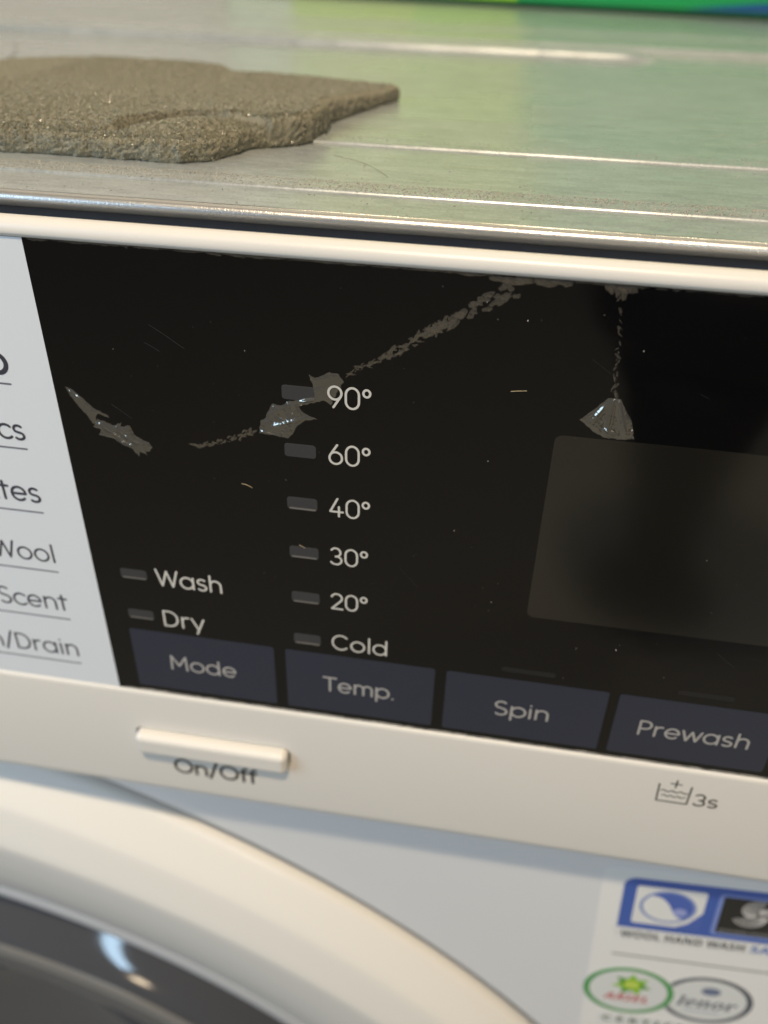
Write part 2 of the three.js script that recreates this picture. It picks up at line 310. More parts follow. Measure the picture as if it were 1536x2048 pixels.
// programme names
[['Eco', -59.6, -61.45, 4.6, 0.17], ['Synthetics', -71.5, -73.3, 3.7, 0.13], ['Delicates', -83.9, -86.15, 3.9, 0.13], ['Wool', -97.05, -99.35, 3.75, 0.115], ['FreshScent', -108.6, -110.9, 3.9, 0.115], ['Spin/Drain', -120.45, -122.55, 3.9, 0.115]].forEach(([t, y, uy, cap, wt]) => {
  sub('lettering', writing(t, -75.6, y, cap, { right: true, z: 0.03, weight: wt }), M.ink);
  sub('underline', line([[-75.9, uy], [-135, uy]], 0.34, 0.02), M.rule);
});
// power key with its word, and the soak symbol
sub('power_key', box(-66.4, -34.3, -144.3, -138.9, -2.4, 2.9, 1.3), M.fascia, 'white raised bar key for switching on and off');
sub('lettering', writing('On/Off', -59.7, -151.3, 4.1, { width: 18.2, z: 0.49, weight: 0.165 }), M.inkWarm);
{
  const g = [line([[38.0, -132.6], [38.3, -137.4], [43.9, -137.4], [43.9, -132.4]].map(([x, y], k) => k === 1 ? [38.25, -137.4] : [x, y]), 0.34, 0.48),
    line(Array.from({ length: 19 }, (_, k) => [38.6 + k * 0.27, -134.3 + 0.22 * Math.sin(k * 1.05)]), 0.3, 0.482),
    line(Array.from({ length: 17 }, (_, k) => [39.0 + k * 0.27, -135.7 + 0.2 * Math.sin(k * 1.3)]), 0.28, 0.484),
    line([[41.0, -131.0], [41.0, -133.1]], 0.3, 0.486), line([[40.0, -132.05], [42.0, -132.05]], 0.3, 0.488)];
  sub('soak_symbol', mergeGeometries(g), M.inkWarm);
  sub('lettering', writing('3s', 44.9, -137.3, 3.2, { width: 4.6, z: 0.49, weight: 0.13 }), M.inkWarm);
}

// ---- lifting protective film: jagged wrinkled patches
function inside(p, poly) { let c = false; for (let i = 0, j = poly.length - 1; i < poly.length; j = i++) { const [xi, yi] = poly[i], [xj, yj] = poly[j]; if ((yi > p[1]) !== (yj > p[1]) && p[0] < (xj - xi) * (p[1] - yi) / (yj - yi) + xi) c = !c; } return c; }
function edgeDist(p, poly) { let m = 1e9; for (let i = 0, j = poly.length - 1; i < poly.length; j = i++) { const a = poly[j], b = poly[i], dx = b[0] - a[0], dy = b[1] - a[1]; const t = Math.min(1, Math.max(0, ((p[0] - a[0]) * dx + (p[1] - a[1]) * dy) / (dx * dx + dy * dy + 1e-9))); m = Math.min(m, Math.hypot(p[0] - a[0] - t * dx, p[1] - a[1] - t * dy)); } return m; }
function jag(poly, amp, step = 0.5) { const out = []; poly.forEach((a, i) => { const b = poly[(i + 1) % poly.length], l = Math.hypot(b[0] - a[0], b[1] - a[1]), n = Math.max(1, Math.round(l / step)); for (let k = 0; k < n; k++) { const t = k / n, s = (k % 2 ? 1 : -0.5) * amp * rr(0.3, 1); out.push([a[0] + (b[0] - a[0]) * t + (b[1] - a[1]) / l * s * (k ? 1 : 0.3), a[1] + (b[1] - a[1]) * t - (b[0] - a[0]) / l * s * (k ? 1 : 0.3)]); } }); return out; }
function filmPatch(poly, lift, ridges, seed) {
  const xs = poly.map(p => p[0]), ys = poly.map(p => p[1]), x0 = Math.min(...xs), x1 = Math.max(...xs), y0 = Math.min(...ys), y1 = Math.max(...ys), c = Math.min(0.1, (x1 - x0) / 10);
  const nx = Math.ceil((x1 - x0) / c) + 1, ny = Math.ceil((y1 - y0) / c) + 1, id = new Map(), pos = [], idx = [];
  const V = (i, j) => { const k = j * 4096 + i; if (!id.has(k)) { const x = x0 + i * c, y = y0 + j * c, d = edgeDist([x, y], poly), inn = inside([x, y], poly); 
    let h = 0.02 + lift * smooth(0, 0.7, inn ? d : 0) * (0.55 + 0.45 * noise(x * 0.7, y * 0.7, seed));
    for (const [ax, ay, bx, by, rh, rw] of ridges) { const dx = bx - ax, dy = by - ay, t = Math.min(1, Math.max(0, ((x - ax) * dx + (y - ay) * dy) / (dx * dx + dy * dy))); const q = Math.hypot(x - ax - t * dx, y - ay - t * dy); h += rh * Math.exp(-q * q / (rw * rw)) * Math.sin(Math.PI * (0.15 + 0.7 * t)) * (inn ? 1 : 0.1); }
    h += lift * (0.10 * noise(x * 3, y * 3, seed + 4) + 0.45 * (0.4 - Math.abs(noise(x * 1.1 + 0.6 * y, y * 1.5, seed + 9))) * (inn ? smooth(0, 0.5, d) : 0));
    id.set(k, pos.length / 3); pos.push(x, y, Math.max(0.012, h)); } return id.get(k); };
  for (let j = 0; j + 1 < ny; j++) for (let i = 0; i + 1 < nx; i++) if (inside([x0 + (i + 0.5) * c, y0 + (j + 0.5) * c], poly)) { const a = V(i, j), b = V(i + 1, j), d = V(i + 1, j + 1), e = V(i, j + 1); idx.push(a, b, d, a, d, e); }
  const g = new THREE.BufferGeometry(); g.setAttribute('position', new THREE.Float32BufferAttribute(pos, 3)); g.setIndex(idx); g.computeVertexNormals(); return metricUV(g);
}
const flake = (x, y, rx, ry, rot, seed, rough = 1.1) => { const n = rough < 1 ? 14 : 9, poly = []; for (let k = 0; k < n; k++) { const a = k / n * 2 * Math.PI, r = 1 + rough * (rng() - 0.5); const u = Math.cos(a) * rx * r, v = Math.sin(a) * ry * r; poly.push([x + u * Math.cos(rot) - v * Math.sin(rot), y + u * Math.sin(rot) + v * Math.cos(rot)]); } return filmPatch(poly, 0.10, [], seed); };
// left tear
sub('film_wrinkle', filmPatch(jag([[-66.7, -60.9], [-65.6, -61.2], [-63.9, -62.9], [-62.6, -64.2], [-60.4, -65.3], [-60.3, -65.7], [-62.1, -65.1], [-62.5, -65.6], [-62.6, -66.9], [-63.3, -67.0], [-63.9, -65.8], [-65.1, -64.2], [-66.2, -62.4]], 0.09, 0.5), 0.16, [[-66, -61.6, -64.2, -63.0, 0.22, 0.22]], 1), M.film, 'pale torn flap of lifted film at left');
sub('film_wrinkle', filmPatch(jag([[-62.4, -66.0], [-61.3, -66.3], [-59.9, -67.0], [-58.3, -66.2], [-58.6, -67.0], [-57.0, -66.7], [-56.6, -68.2], [-55.4, -69.0], [-54.3, -69.4], [-53.8, -70.3], [-54.4, -71.2], [-55.1, -71.2], [-54.9, -71.9], [-56.0, -71.3], [-56.3, -72.4], [-57.4, -70.9], [-58.8, -70.4], [-60.0, -69.5], [-62.6, -69.0], [-62.1, -68.0], [-63.3, -67.6]], 0.12, 0.5), 0.26,
  [[-62, -67, -58.8, -69.2, 0.30, 0.22], [-59, -67.8, -57.6, -69.0, 0.3, 0.2], [-59.4, -69.3, -57.0, -70.3, 0.38, 0.24], [-57.3, -69.2, -55.3, -69.9, 0.3, 0.2]], 2), M.film);
// leaf-shaped tear below the 90 degree indicator, and the one that runs under the figure
sub('film_wrinkle', filmPatch(jag([[-35.9, -65.6], [-35.6, -63.4], [-34.9, -63.0], [-34.5, -62.0], [-33.5, -60.2], [-32.2, -60.4], [-30.9, -59.5], [-29.6, -59.5], [-29.2, -60.9], [-28.3, -61.5], [-26.6, -62.2], [-28.4, -62.5], [-29.8, -63.6], [-30.6, -65.2], [-31.3, -66.0], [-33.2, -65.8], [-34.8, -65.7]], 0.10, 0.6), 0.28,
  [[-33.2, -62.2, -31.6, -62.9, 0.22, 0.15], [-33.8, -64.1, -29.2, -62.3, 0.30, 0.3], [-35.6, -65.2, -32.4, -65.6, 0.34, 0.18], [-31.2, -59.9, -30.0, -63.0, 0.16, 0.2]], 3), M.film, 'leaf shaped tear in the film below the uppermost indicator');
sub('film_wrinkle', filmPatch(jag([[-27.9, -54.8], [-26.9, -55.3], [-25.9, -54.9], [-24.7, -54.2], [-23.3, -54.4], [-22.6, -55.6], [-23.4, -57.0], [-24.0, -58.3], [-24.6, -59.6], [-25.5, -58.9], [-27.2, -59.5], [-29.6, -60.3], [-30.4, -59.6], [-29.4, -58.6], [-27.6, -58.2], [-27.2, -56.7]], 0.12, 0.5), 0.08,
  [[-29.2, -59.4, -27.2, -58.9, 0.36, 0.22], [-27.0, -57.4, -25.4, -56.8, 0.10, 0.2]], 4), M.film, 'crumpled film tear running under the figure nine');
// fan-shaped flap above the screen
sub('film_wrinkle', filmPatch(jag([[15.0, -54.1], [16.7, -54.1], [17.6, -55.6], [18.8, -57.4], [19.7, -60.2], [17.6, -60.5], [15.4, -60.4], [13.8, -59.6], [11.6, -57.9], [13.2, -56.3]], 0.07, 0.7), 0.12,
  [[15.7, -54.4, 15.6, -60, 0.34, 0.26], [16.5, -54.6, 18.4, -60.0, 0.34, 0.28], [15.0, -55, 13.0, -58.4, 0.26, 0.28], [15.4, -59.0, 16.8, -59.8, 0.4, 0.2]], 5), M.film, 'fan shaped flap of film above the digital screen');
// creases as chains of small flakes
function chain(pts, from, to, per, spread, size0, size1, round = 0) {
  const gs = []; const c = new THREE.CatmullRomCurve3(pts.map(p => new THREE.Vector3(p[0], p[1], 0)));
  const n = Math.round(c.getLength() * per);
  for (let k = 0; k < n; k++) { const t = from + (to - from) * (k + rng()) / n, p = c.getPoint(t), d = c.getTangent(t), s = size0 + (size1 - size0) * t, o = rr(-1, 1) * spread * (0.4 + t); gs.push(flake(p.x - d.y * o, p.y + d.x * o, s * rr(0.5, 1.5), s * (round ? rr(0.4, 0.7) : rr(0.2, 0.45)), Math.atan2(d.y, d.x) + rr(-0.9, 0.9) * (round ? 0.5 : 1), k, round ? 0.5 : 1.1)); }
  return mergeGeometries(gs);
}
sub('film_crease', chain([[-46.6, -69.1], [-43.2, -68.3], [-39.0, -66.4], [-36.7, -65.2]], 0, 1, 3.4, 0.42, 0.55, 0.5), M.filmThin, 'flaky crease in the film left of the leaf tear');
sub('film_crease', chain([[-22.2, -54.3], [-17.3, -51.3], [-14.5, -49.7], [-10.4, -46.8], [-6.5, -43.9], [-2.7, -41.4], [0.6, -39.2]], 0, 0.6, 2.9, 0.75, 0.42, 0.72), M.filmThin, 'long flaky crease rising to the top edge');
sub('film_crease', chain([[-10.6, -47], [-6.5, -44.0], [-2.7, -41.6], [0.4, -39.4]], 0, 1, 1.9, 0.95, 0.85, 0.75, 1), M.filmThin);
sub('film_crease', chain([[14.1, -39.6], [15.0, -46.2], [15.3, -50.5], [15.7, -53.8]], 0, 1, 1.7, 0.28, 0.34, 0.5), M.filmThin, 'thin upright crease above the fan shaped flap');
// ragged film edge along the top and bottom of the window
{
  const gs = [];
  for (let x = -67; x < 60; x += rr(0.8, 2.6)) { const big = Math.abs(x - 3) < 5 || Math.abs(x - 13.5) < 1.4 ? 1 : 0; gs.push(flake(x, -38.05 - (big ? rr(0.1, 0.5) : 0), rr(0.8, 2.2) * (big ? 0.7 : 1), big ? rr(0.4, 0.8) : rr(0.08, 0.24), rr(-0.1, 0.1), x, big ? 0.4 : 1.1)); }
  for (let k = 0; k < 3; k++) gs.push(flake(12.9 + k * 0.75, -38.7 - 0.25 * k, 0.36, rr(0.7, 0.95), rr(-0.2, 0.2), k, 0.35));
  sub('film_edge', mergeGeometries(gs), M.filmThin, 'ragged whitish film edge under the upper rim');
  const gb = [];
  for (let x = -66; x < 60; x += rr(1.5, 4)) gb.push(flake(x, -127.3, rr(1.2, 2.6), rr(0.08, 0.2), 0, x));
  sub('film_edge', mergeGeometries(gb), M.residue);
}

{
  const gs = []; for (let k = 0; k < 9; k++) { const x = rr(-64, 50), y = rr(-100, -42), a = rr(-0.9, 0.1), l = rr(1, 5), q = []; for (let t = 0; t <= 4; t++) q.push([x + Math.cos(a) * l * t / 4 + rr(-0.05, 0.05), y + Math.sin(a) * l * t / 4 + rr(-0.05, 0.05)]); gs.push(line(q, rr(0.02, 0.045), 0.012)); }
  for (const [x0, y0, x1, y1] of [[-51.5, -49.3, -46.5, -52.6], [-52.6, -52.2, -50.4, -53.4], [-59.5, -63.2, -56.5, -65.4]]) gs.push(line([[x0, y0], [(x0 + x1) / 2 + 0.1, (y0 + y1) / 2], [x1, y1]], 0.06, 0.014));
  sub('film_scratches', mergeGeometries(gs), std(0.038, 0.038, 0.042, 0.4), 'faint hairline scratches in the display film').userData.kind = 'stuff';
}

// ---- door
{
  const prof = [[262, -26], [270.5, -19], [272.6, -15], [272.7, -12.6], [272.1, -11.0], [270.6, -9.7], [267.5, -7.4], [263.8, -4.8], [262.2, -3.85], [260, -3.15], [256, -2.1], [252, -1.1], [250, -0.8], [247.5, -1.0], [243, -1.7], [235, -3.2], [222, -6.4], [211.5, -9.9], [208.6, -11.2], [207.4, -12.5], [207.2, -17], [200, -20]];
  const smoothProf = new THREE.CatmullRomCurve3(prof.map(p => new THREE.Vector3(p[0], p[1], 0)), false, 'centripetal').getPoints(90);
  const lathe = (pts, seg) => { const g = new THREE.LatheGeometry(pts.map(p => new THREE.Vector2(p[0], p[1])), seg); g.rotateX(Math.PI / 2); g.translate(DC[0], DC[1], 0); return g; };
  const fix = g => { g.computeVertexNormals(); return metricUV(g); };
  const ring = part('door', fix(lathe(smoothProf.map(v => [v.x, v.y]), 300)), M.ring, 'round white door ring with dark glass');
  const dsub = (n, g, m, l) => mesh(n, toLocal(g, WM), m, ring, l);
  dsub('door_trim', fix(lathe(new THREE.CatmullRomCurve3([[207.1, -17.0], [206.9, -13.6], [205.4, -11.9], [202.4, -11.6], [200.6, -13.2], [200.2, -20]].map(p => new THREE.Vector3(p[0], p[1], 0))).getPoints(30).map(v => [v.x, v.y]), 300)), std(0.42, 0.45, 0.49, 0.16), 'thin grey trim inside the white ring');
  const gl = []; for (let k = 0; k <= 260; k++) { const q = 202 - 201.9 * Math.pow(k / 260, 1.25); gl.push([q, -16.5 - 19.5 * (1 - smooth(178, 203, q)) + 20.5 * (1 - smooth(159, 179, q)) - 26 * (1 - smooth(112, 149, q)) - 34 * (1 - smooth(0, 125, q))]); }
  const rim = gl.filter(p => p[0] > 154.6 && p[0] < 160.8).map(p => [p[0], p[1] + 0.35]); rim.unshift([161.4, rim[0][1] - 1.6]); rim.push([154, rim[rim.length - 1][1] - 1.2]);  // strip over the ridge; its lighter grey paints a light line in the glass
  dsub('glass_light_line', fix(lathe(rim, 300)), std(0.20, 0.20, 0.195, 0.25), 'lighter grey ring standing for a light line reflected in the door glass');
  dsub('door_glass', fix(lathe(gl, 300)), M.glass, 'dark glossy glass bowl of the door');
}

// ---- certification sticker on the cabinet front
{
  const rot = 4.3 * Math.PI / 180, ox = 40.5, oy = -178.4, Z = -10;
  const place = g => { g.rotateZ(rot); g.translate(ox, oy, Z); return g; };
  const base = part('certification_sticker', place(plate(-4.6, 66, -74, 2.6, 0.0, 0.07, 2, 0.03)), std(0.85, 0.86, 0.86, 0.12), 'clear and blue certification sticker with wool and laundry emblems');
  const ssub = (n, g, m, l) => mesh(n, toLocal(place(g), WM), m, base, l);
  const printed = (w, h, px, draw) => { const c = document.createElement('canvas'); c.width = Math.round(w * px); c.height = Math.round(h * px); const x = c.getContext('2d'); x.scale(px, px); draw(x, w, h); const t = new THREE.CanvasTexture(c); t.colorSpace = THREE.SRGBColorSpace; return new THREE.MeshPhysicalMaterial({ map: t, roughness: 0.25 }); };
  const face = (x0, x1, y0, y1, z, r) => { const g = plate(x0, x1, y0, y1, z, z + 0.05, r, 0.02), p = g.attributes.position, uv = g.attributes.uv; for (let i = 0; i < p.count; i++) uv.setXY(i, (p.getX(i) - x0) / (x1 - x0), (p.getY(i) - y0) / (y1 - y0)); return g; };
  const rrect = (x, a, b, w, h, r) => { x.beginPath(); x.roundRect(a, b, w, h, r); };
  // wool badge: white plate, blue field, two pictures, line of text
  const W = 41.5, Hh = 26.2;
  ssub('wool_badge', face(0, W, -Hh, 0, 0.075, 3.2), printed(W, Hh, 22, (x) => {
    x.fillStyle = '#e4e6e6'; x.fillRect(0, 0, W, Hh);
    x.fillStyle = '#3f60b4'; rrect(x, 0.4, 0.4, W - 0.8, 20.4, 3); x.fill(); x.fillRect(0.4, 10, W - 0.8, 10.8);
    x.fillStyle = '#e6e8e8'; rrect(x, 3.4, 3.2, 15.6, 15.2, 0.8); x.fill();
    const cx = 11.0, cy = 10.6, r = 6.4;
    x.fillStyle = '#7f93c8'; x.beginPath(); x.arc(cx, cy, r, 0, 7); x.fill();
    x.fillStyle = '#e8eaea'; x.beginPath(); x.arc(cx, cy, r - 0.75, 0, 7); x.fill();
    x.fillStyle = '#4a66ba'; x.beginPath(); x.arc(cx, cy, r - 0.75, -2.35, 0.8); x.bezierCurveTo(cx + 0.5, cy + 4.5, cx + 1.4, cy - 4, cx - 3.97, cy - 3.97); x.fill();
    x.fillStyle = '#9aa6dc'; x.beginPath(); x.arc(cx + 2.9, cy + 1.6, 1.6, 0, 7); x.fill();
    x.fillStyle = '#4a66ba'; x.beginPath(); x.moveTo(19, 11.5); x.lineTo(19, 18.4); x.lineTo(13.5, 18.4); x.lineTo(16.2, 16.4); x.closePath(); x.fill();
    x.fillStyle = '#7d93d4'; rrect(x, 21.6, 2.9, 18.0, 16.4, 1); x.fill();
    x.fillStyle = '#1b1c1e'; rrect(x, 22.6, 3.8, 16, 14.6, 0.5); x.fill();
    // skein emblem
    x.lineWidth = 0.3; x.strokeStyle = '#c9c9c9';
    const ex = 31, ey = 9.8;
    for (let a = 0; a < 3; a++) for (let k = 0; k < 7; k++) { x.save(); x.translate(ex, ey); x.rotate(a * 2.094); x.beginPath(); for (let t = 0; t <= 1.001; t += 0.05) { const ang = -1.6 + 2.3 * t, rad = (1.1 + k * 0.72) * (0.35 + 0.65 * Math.sin(t * Math.PI * 0.5)) ; const px = Math.cos(ang) * rad * 1.05, py = Math.sin(ang) * rad; t ? x.lineTo(px, py) : x.moveTo(px, py); } x.stroke(); x.restore(); }
    x.fillStyle = '#8b8b8b'; x.font = 'bold 1.7px sans-serif'; x.textAlign = 'center'; x.fillText('WOOLMARK APPAREL CARE', 30.6, 17.4, 14.5);
    x.textAlign = 'left'; x.font = 'bold 4.1px sans-serif'; x.fillStyle = '#26292c'; x.fillText('WOOL HAND WASH', 1.6, 24.9, 29); x.fillStyle = '#3f68b8'; x.fillText('SAFE', 31.6, 24.9, 9);
  }), 'blue wool care badge with sphere and wool skein pictures');
  ssub('dividing_rule', plate(0.4, 60, -33.6, -32.9, 0.072, 0.1, 0.3, 0.02), std(0.22, 0.24, 0.22, 0.4));
  const R0 = 11.4;
  const emblem = (cx, cy, edge, draw, z) => { const s = 2 * (R0 + 0.2); return [face(cx - s / 2, cx + s / 2, cy - s / 2, cy + s / 2, z, s / 2 - 0.05), printed(s, s, 30, x => { x.fillStyle = '#dfe3e3'; x.fillRect(0, 0, s, s); x.translate(s / 2, s / 2); x.lineWidth = 1.5; x.strokeStyle = edge; x.beginPath(); x.arc(0, 0, R0 - 0.8, 0, 7); x.stroke(); draw(x); })]; };
  const c1 = [6.2, -50.2], c2 = [25.6, -50.0];
  const [g2, m2] = emblem(c2[0], c2[1], '#565c68', x => { x.fillStyle = '#6d7a98'; x.beginPath(); x.ellipse(0.6, -4.6, 2.4, 1.9, 0, 0, 7); x.fill(); x.fillStyle = '#3c4660'; x.font = 'italic bold 6.4px serif'; x.textAlign = 'center'; x.fillText('lenor', 0, 3.6, 14.5); x.fillStyle = '#aab4cc'; x.fillRect(-5, 5.4, 9, 0.6); }, 0.075);
  ssub('laundry_emblem', g2, m2, 'round grey-rimmed emblem on the sticker');
  const [g1, m1] = emblem(c1[0], c1[1], '#3f9a4c', x => {
    x.save(); x.translate(0.6, -3.2); for (let k = 0; k < 7; k++) { x.rotate(2 * Math.PI / 7); x.fillStyle = k % 2 ? '#4f9a22' : '#86c21c'; x.beginPath(); x.moveTo(-2.0, -1.2); x.lineTo(0, -5.2); x.lineTo(2.0, -1.2); x.closePath(); x.fill(); } x.fillStyle = '#c4dc5a'; x.beginPath(); x.arc(0, 0, 2.0, 0, 7); x.fill(); x.restore();
    x.fillStyle = '#c0333a'; x.font = 'italic bold 4.6px sans-serif'; x.textAlign = 'center'; x.fillText('ARIEL', -0.2, 5.4, 11.5); }, 0.13);
  ssub('laundry_emblem', g1, m1, 'round green-rimmed emblem with green star on the sticker');
  const cw = 30, ch = 5.2;
  ssub('sticker_lettering', face(0, cw, -68, -68 + ch, 0.076, 0.3), printed(cw, ch, 30, x => { x.fillStyle = '#dfe3e3'; x.fillRect(0, 0, cw, ch); x.fillStyle = '#5c6a60'; x.font = 'bold 4.2px sans-serif'; x.textAlign = 'center'; x.fillText('C E R T I F I E D', cw / 2, 4.2, cw - 2); }));
}

// ---------------------------------------------------------------- the torn foam sheet
{
  // outline in mm on the steel top: [x, z, thickness]
  const O = [[-141, -96, 3.2], [-127, -110, 3.2], [-119, -117.6, 3.2], [-110.9, -120.4, 3.2], [-90.7, -120.2, 3.2], [-76, -115.4, 3.2], [-72, -108.4, 3.2], [-61, -107.6, 3.2], [-49.7, -105.9, 3.2], [-38, -102.6, 3.2], [-30.9, -100.4, 3.2], [-30.6, -99.0, 3.2], [-33.2, -92.6, 3.3], [-37.1, -79.5, 3.6], [-40.3, -67.5, 4.2], [-38.8, -60, 4.6], [-39.3, -51.5, 5], [-41.2, -48.0, 5], [-44, -46.2, 5], [-48.2, -43.5, 5], [-50.2, -37.5, 4.8], [-52.4, -32.7, 4.6], [-56.0, -30.3, 4.4], [-61.5, -30.4, 4.6], [-70.3, -30.7, 4.8], [-79.2, -30.9, 5], [-90, -30.4, 5], [-112, -30, 5], [-140, -31, 5], [-152, -50, 5], [-150, -80, 4]];
  const poly = []; O.forEach((a, i) => { const b = O[(i + 1) % O.length], l = Math.hypot(b[0] - a[0], b[1] - a[1]), n = Math.max(1, Math.round(l / 1.4)); for (let k = 0; k < n; k++) { const t = k / n; poly.push([a[0] + (b[0] - a[0]) * t + (k ? rr(-0.28, 0.28) : 0), a[1] + (b[1] - a[1]) * t + (k ? rr(-0.28, 0.28) : 0)]); } });
  const slit = [[-67.8, -35.4], [-65.6, -38.4], [-63.1, -41.9], [-59.4, -45.3], [-54.2, -46.9]];
  const base = { x: -0.085, y: EYE + SHEET * MM, z: -0.072 };
  const foam = thing('foam_sheet', base.x, base.y, base.z);
  tag(foam, 'torn flat piece of greyish brown open cell foam lying on the steel top', 'foam');
  const T = (x, z) => 3.15 + 1.9 * smooth(-92, -56, z) + 0.35 * noise(x * 0.06, z * 0.06);
  const height = (x, z) => {
    const d = inside([x, z], poly) ? edgeDist([x, z], poly) : 0;
    let h = z > -46 && x < -44 ? T(x, z) * (0.58 + 0.42 * Math.sqrt(smooth(0, 6.5, d))) : T(x, z) * (0.80 + 0.20 * Math.sqrt(smooth(0, 1.4, d)));
    // slit: the rear lip stands up, the front lip sags
    let q = 1e9, side = 0; for (let i = 0; i + 1 < slit.length; i++) { const a = slit[i], b = slit[i + 1], dx = b[0] - a[0], dz = b[1] - a[1], t = Math.min(1, Math.max(0, ((x - a[0]) * dx + (z - a[1]) * dz) / (dx * dx + dz * dz))), e = Math.hypot(x - a[0] - t * dx, z - a[1] - t * dz); if (e < q) { q = e; side = dx * (z - a[1]) - dz * (x - a[0]); } }
    h -= 4.2 * Math.exp(-q * q / 0.45) + (side > 0 ? 1.3 * Math.exp(-q / 3) : -0.5 * Math.exp(-q / 3));
    return Math.max(0.05, h);
  };
  const c = 0.5, x0 = -150, x1 = -29, z0 = -122, z1 = -29, nx = Math.ceil((x1 - x0) / c), nz = Math.ceil((z1 - z0) / c), id = new Map(), pos = [], idx = [], col = [];
  const V = (i, j) => { const k = j * 8192 + i; if (!id.has(k)) { const x = x0 + i * c, z = z0 + j * c, h = height(x, z); const pit = Math.max(-0.5, fbm(x * 1.25, z * 1.25, 2)); id.set(k, pos.length / 3);
    pos.push(x + 0.2 * noise(x * 2, z * 2, 3), SHEET + 0.05 + h + 0.62 * pit, z + 0.2 * noise(x * 2, z * 2, 8)); const v = 0.9 + 0.25 * noise(x * 1.7, z * 1.7, 4) ; col.push(v, v, v); } return id.get(k); };
  for (let j = 0; j < nz; j++) for (let i = 0; i < nx; i++) if (inside([x0 + (i + 0.5) * c, z0 + (j + 0.5) * c], poly)) { const a = V(i, j), b = V(i + 1, j), d = V(i + 1, j + 1), e = V(i, j + 1); idx.push(a, d, b, a, e, d); }
  const g = new THREE.BufferGeometry(); g.setAttribute('position', new THREE.Float32BufferAttribute(pos, 3)); g.setAttribute('color', new THREE.Float32BufferAttribute(col, 3)); g.setIndex(idx); g.computeVertexNormals(); metricUV(g, 0, 2);
  // the torn side: rows of points round the outline, bulging and pitted
  const ring = []; poly.forEach((a, i) => { const b = poly[(i + 1) % poly.length], l = Math.hypot(b[0] - a[0], b[1] - a[1]), n = Math.max(1, Math.round(l / 0.45)); for (let k = 0; k < n; k++) ring.push([a[0] + (b[0] - a[0]) * k / n, a[1] + (b[1] - a[1]) * k / n]); });
  let area = 0; ring.forEach((a, i) => { const b = ring[(i + 1) % ring.length]; area += a[0] * b[1] - b[0] * a[1]; });
  const out = area > 0 ? 1 : -1, rows = 13, wp = [], wc = [], wi = [];
  ring.forEach((a, i) => { const p = ring[(i + ring.length - 3) % ring.length], q = ring[(i + 3) % ring.length], l = Math.hypot(q[0] - p[0], q[1] - p[1]), ox = (q[1] - p[1]) / l * out, oz = -(q[0] - p[0]) / l * out;
    const top = height(a[0] - ox * 0.9, a[1] - oz * 0.9);
    for (let k = 0; k <= rows; k++) { const t = k / rows, y = top * Math.min(1, t * 1.18), rnd = 0.55 * noise(a[0] * 1.5 + 3, y * 1.6, a[1] * 1.5) + 0.35 * noise(a[0] * 3.1, y * 3.0, a[1] * 3.1); const o = 0.25 + 0.5 * Math.sin(Math.PI * Math.min(1, t + 0.15)) + rnd - 1.6 * smooth(0.72, 1, t) - (k === 0 ? 0.2 : 0);
      wp.push(a[0] + ox * o, SHEET + 0.03 + y + (k === rows ? 0.12 : 0) + 0.2 * rnd * (k ? 1 : 0), a[1] + oz * o); const v = 0.9 + 0.25 * noise(a[0] * 1.7, y * 1.7, a[1]); wc.push(v, v, v); } });
  for (let i = 0; i < ring.length; i++) for (let k = 0; k < rows; k++) { const a = i * (rows + 1) + k, b = ((i + 1) % ring.length) * (rows + 1) + k; if (out > 0) wi.push(a, a + 1, b, b, a + 1, b + 1); else wi.push(a, b, a + 1, b, b + 1, a + 1); }
  const wg = new THREE.BufferGeometry(); wg.setAttribute('position', new THREE.Float32BufferAttribute(wp, 3)); wg.setAttribute('color', new THREE.Float32BufferAttribute(wc, 3)); wg.setIndex(wi); wg.computeVertexNormals(); metricUV(wg, 0, 1);
  const foamMat = std(0.262, 0.247, 0.180, 0.9, { vertexColors: true, bumpMap: fineBump, bumpScale: 0.0002 });
  mesh('foam_body', toLocal(mergeGeometries([g, wg]), base), foamMat, foam);
  // open-cell struts that stand out of the surface
  const N = 120000, strut = new THREE.CylinderGeometry(0.055, 0.075, 1, 4, 1), im = new THREE.InstancedMesh(strut, std(0.275, 0.26, 0.19, 0.2, { specularIntensity: 1, ior: 1.7 }), N);
  strut.scale(MM, MM, MM);
  const m = new THREE.Matrix4(), e = new THREE.Euler(), qn = new THREE.Quaternion(); let n = 0;
  for (let k = 0; k < N * 4 && n < N; k++) {
    const near = rng() < 0.45, x = rr(-112, -30), z = near ? rr(-56, -29.5) : rr(-121, -40); if (!inside([x, z], poly)) continue;
    const s = rr(0.2, 0.55); let sx = x, sz = z, y = SHEET + 0.05 + height(x, z) + rr(-0.35, 0.22);
    if (k % 3 === 0) { const a = ring[Math.floor(rng() * ring.length)]; if (a[1] < -62 || a[0] < -112) continue; sx = a[0] + rr(-0.8, 0.8); const dz = rr(-2.2, 1.0); sz = a[1] + dz; y = SHEET + (dz < -0.6 ? rr(0.9, 1.12) : rr(0.1, 1.05)) * height(sx, Math.min(sz, a[1] - 0.9)) + 0.1; }
    qn.setFromEuler(e.set(rr(0, 6.28), rr(0, 6.28), rr(0, 6.28)));
    m.compose(new THREE.Vector3(sx * MM - base.x, EYE + y * MM - base.y, sz * MM - base.z), qn, new THREE.Vector3(1, s, 1)); im.setMatrixAt(n, m); const v = rr(0.75, 1.3); im.setColorAt(n, new THREE.Color().setRGB(v, v * rr(0.95, 1.05), v * 0.95)); n++;
  }
  im.count = n; im.name = 'foam_strands'; shadowed(im); im.userData = { kind: 'stuff' }; foam.add(im);
}

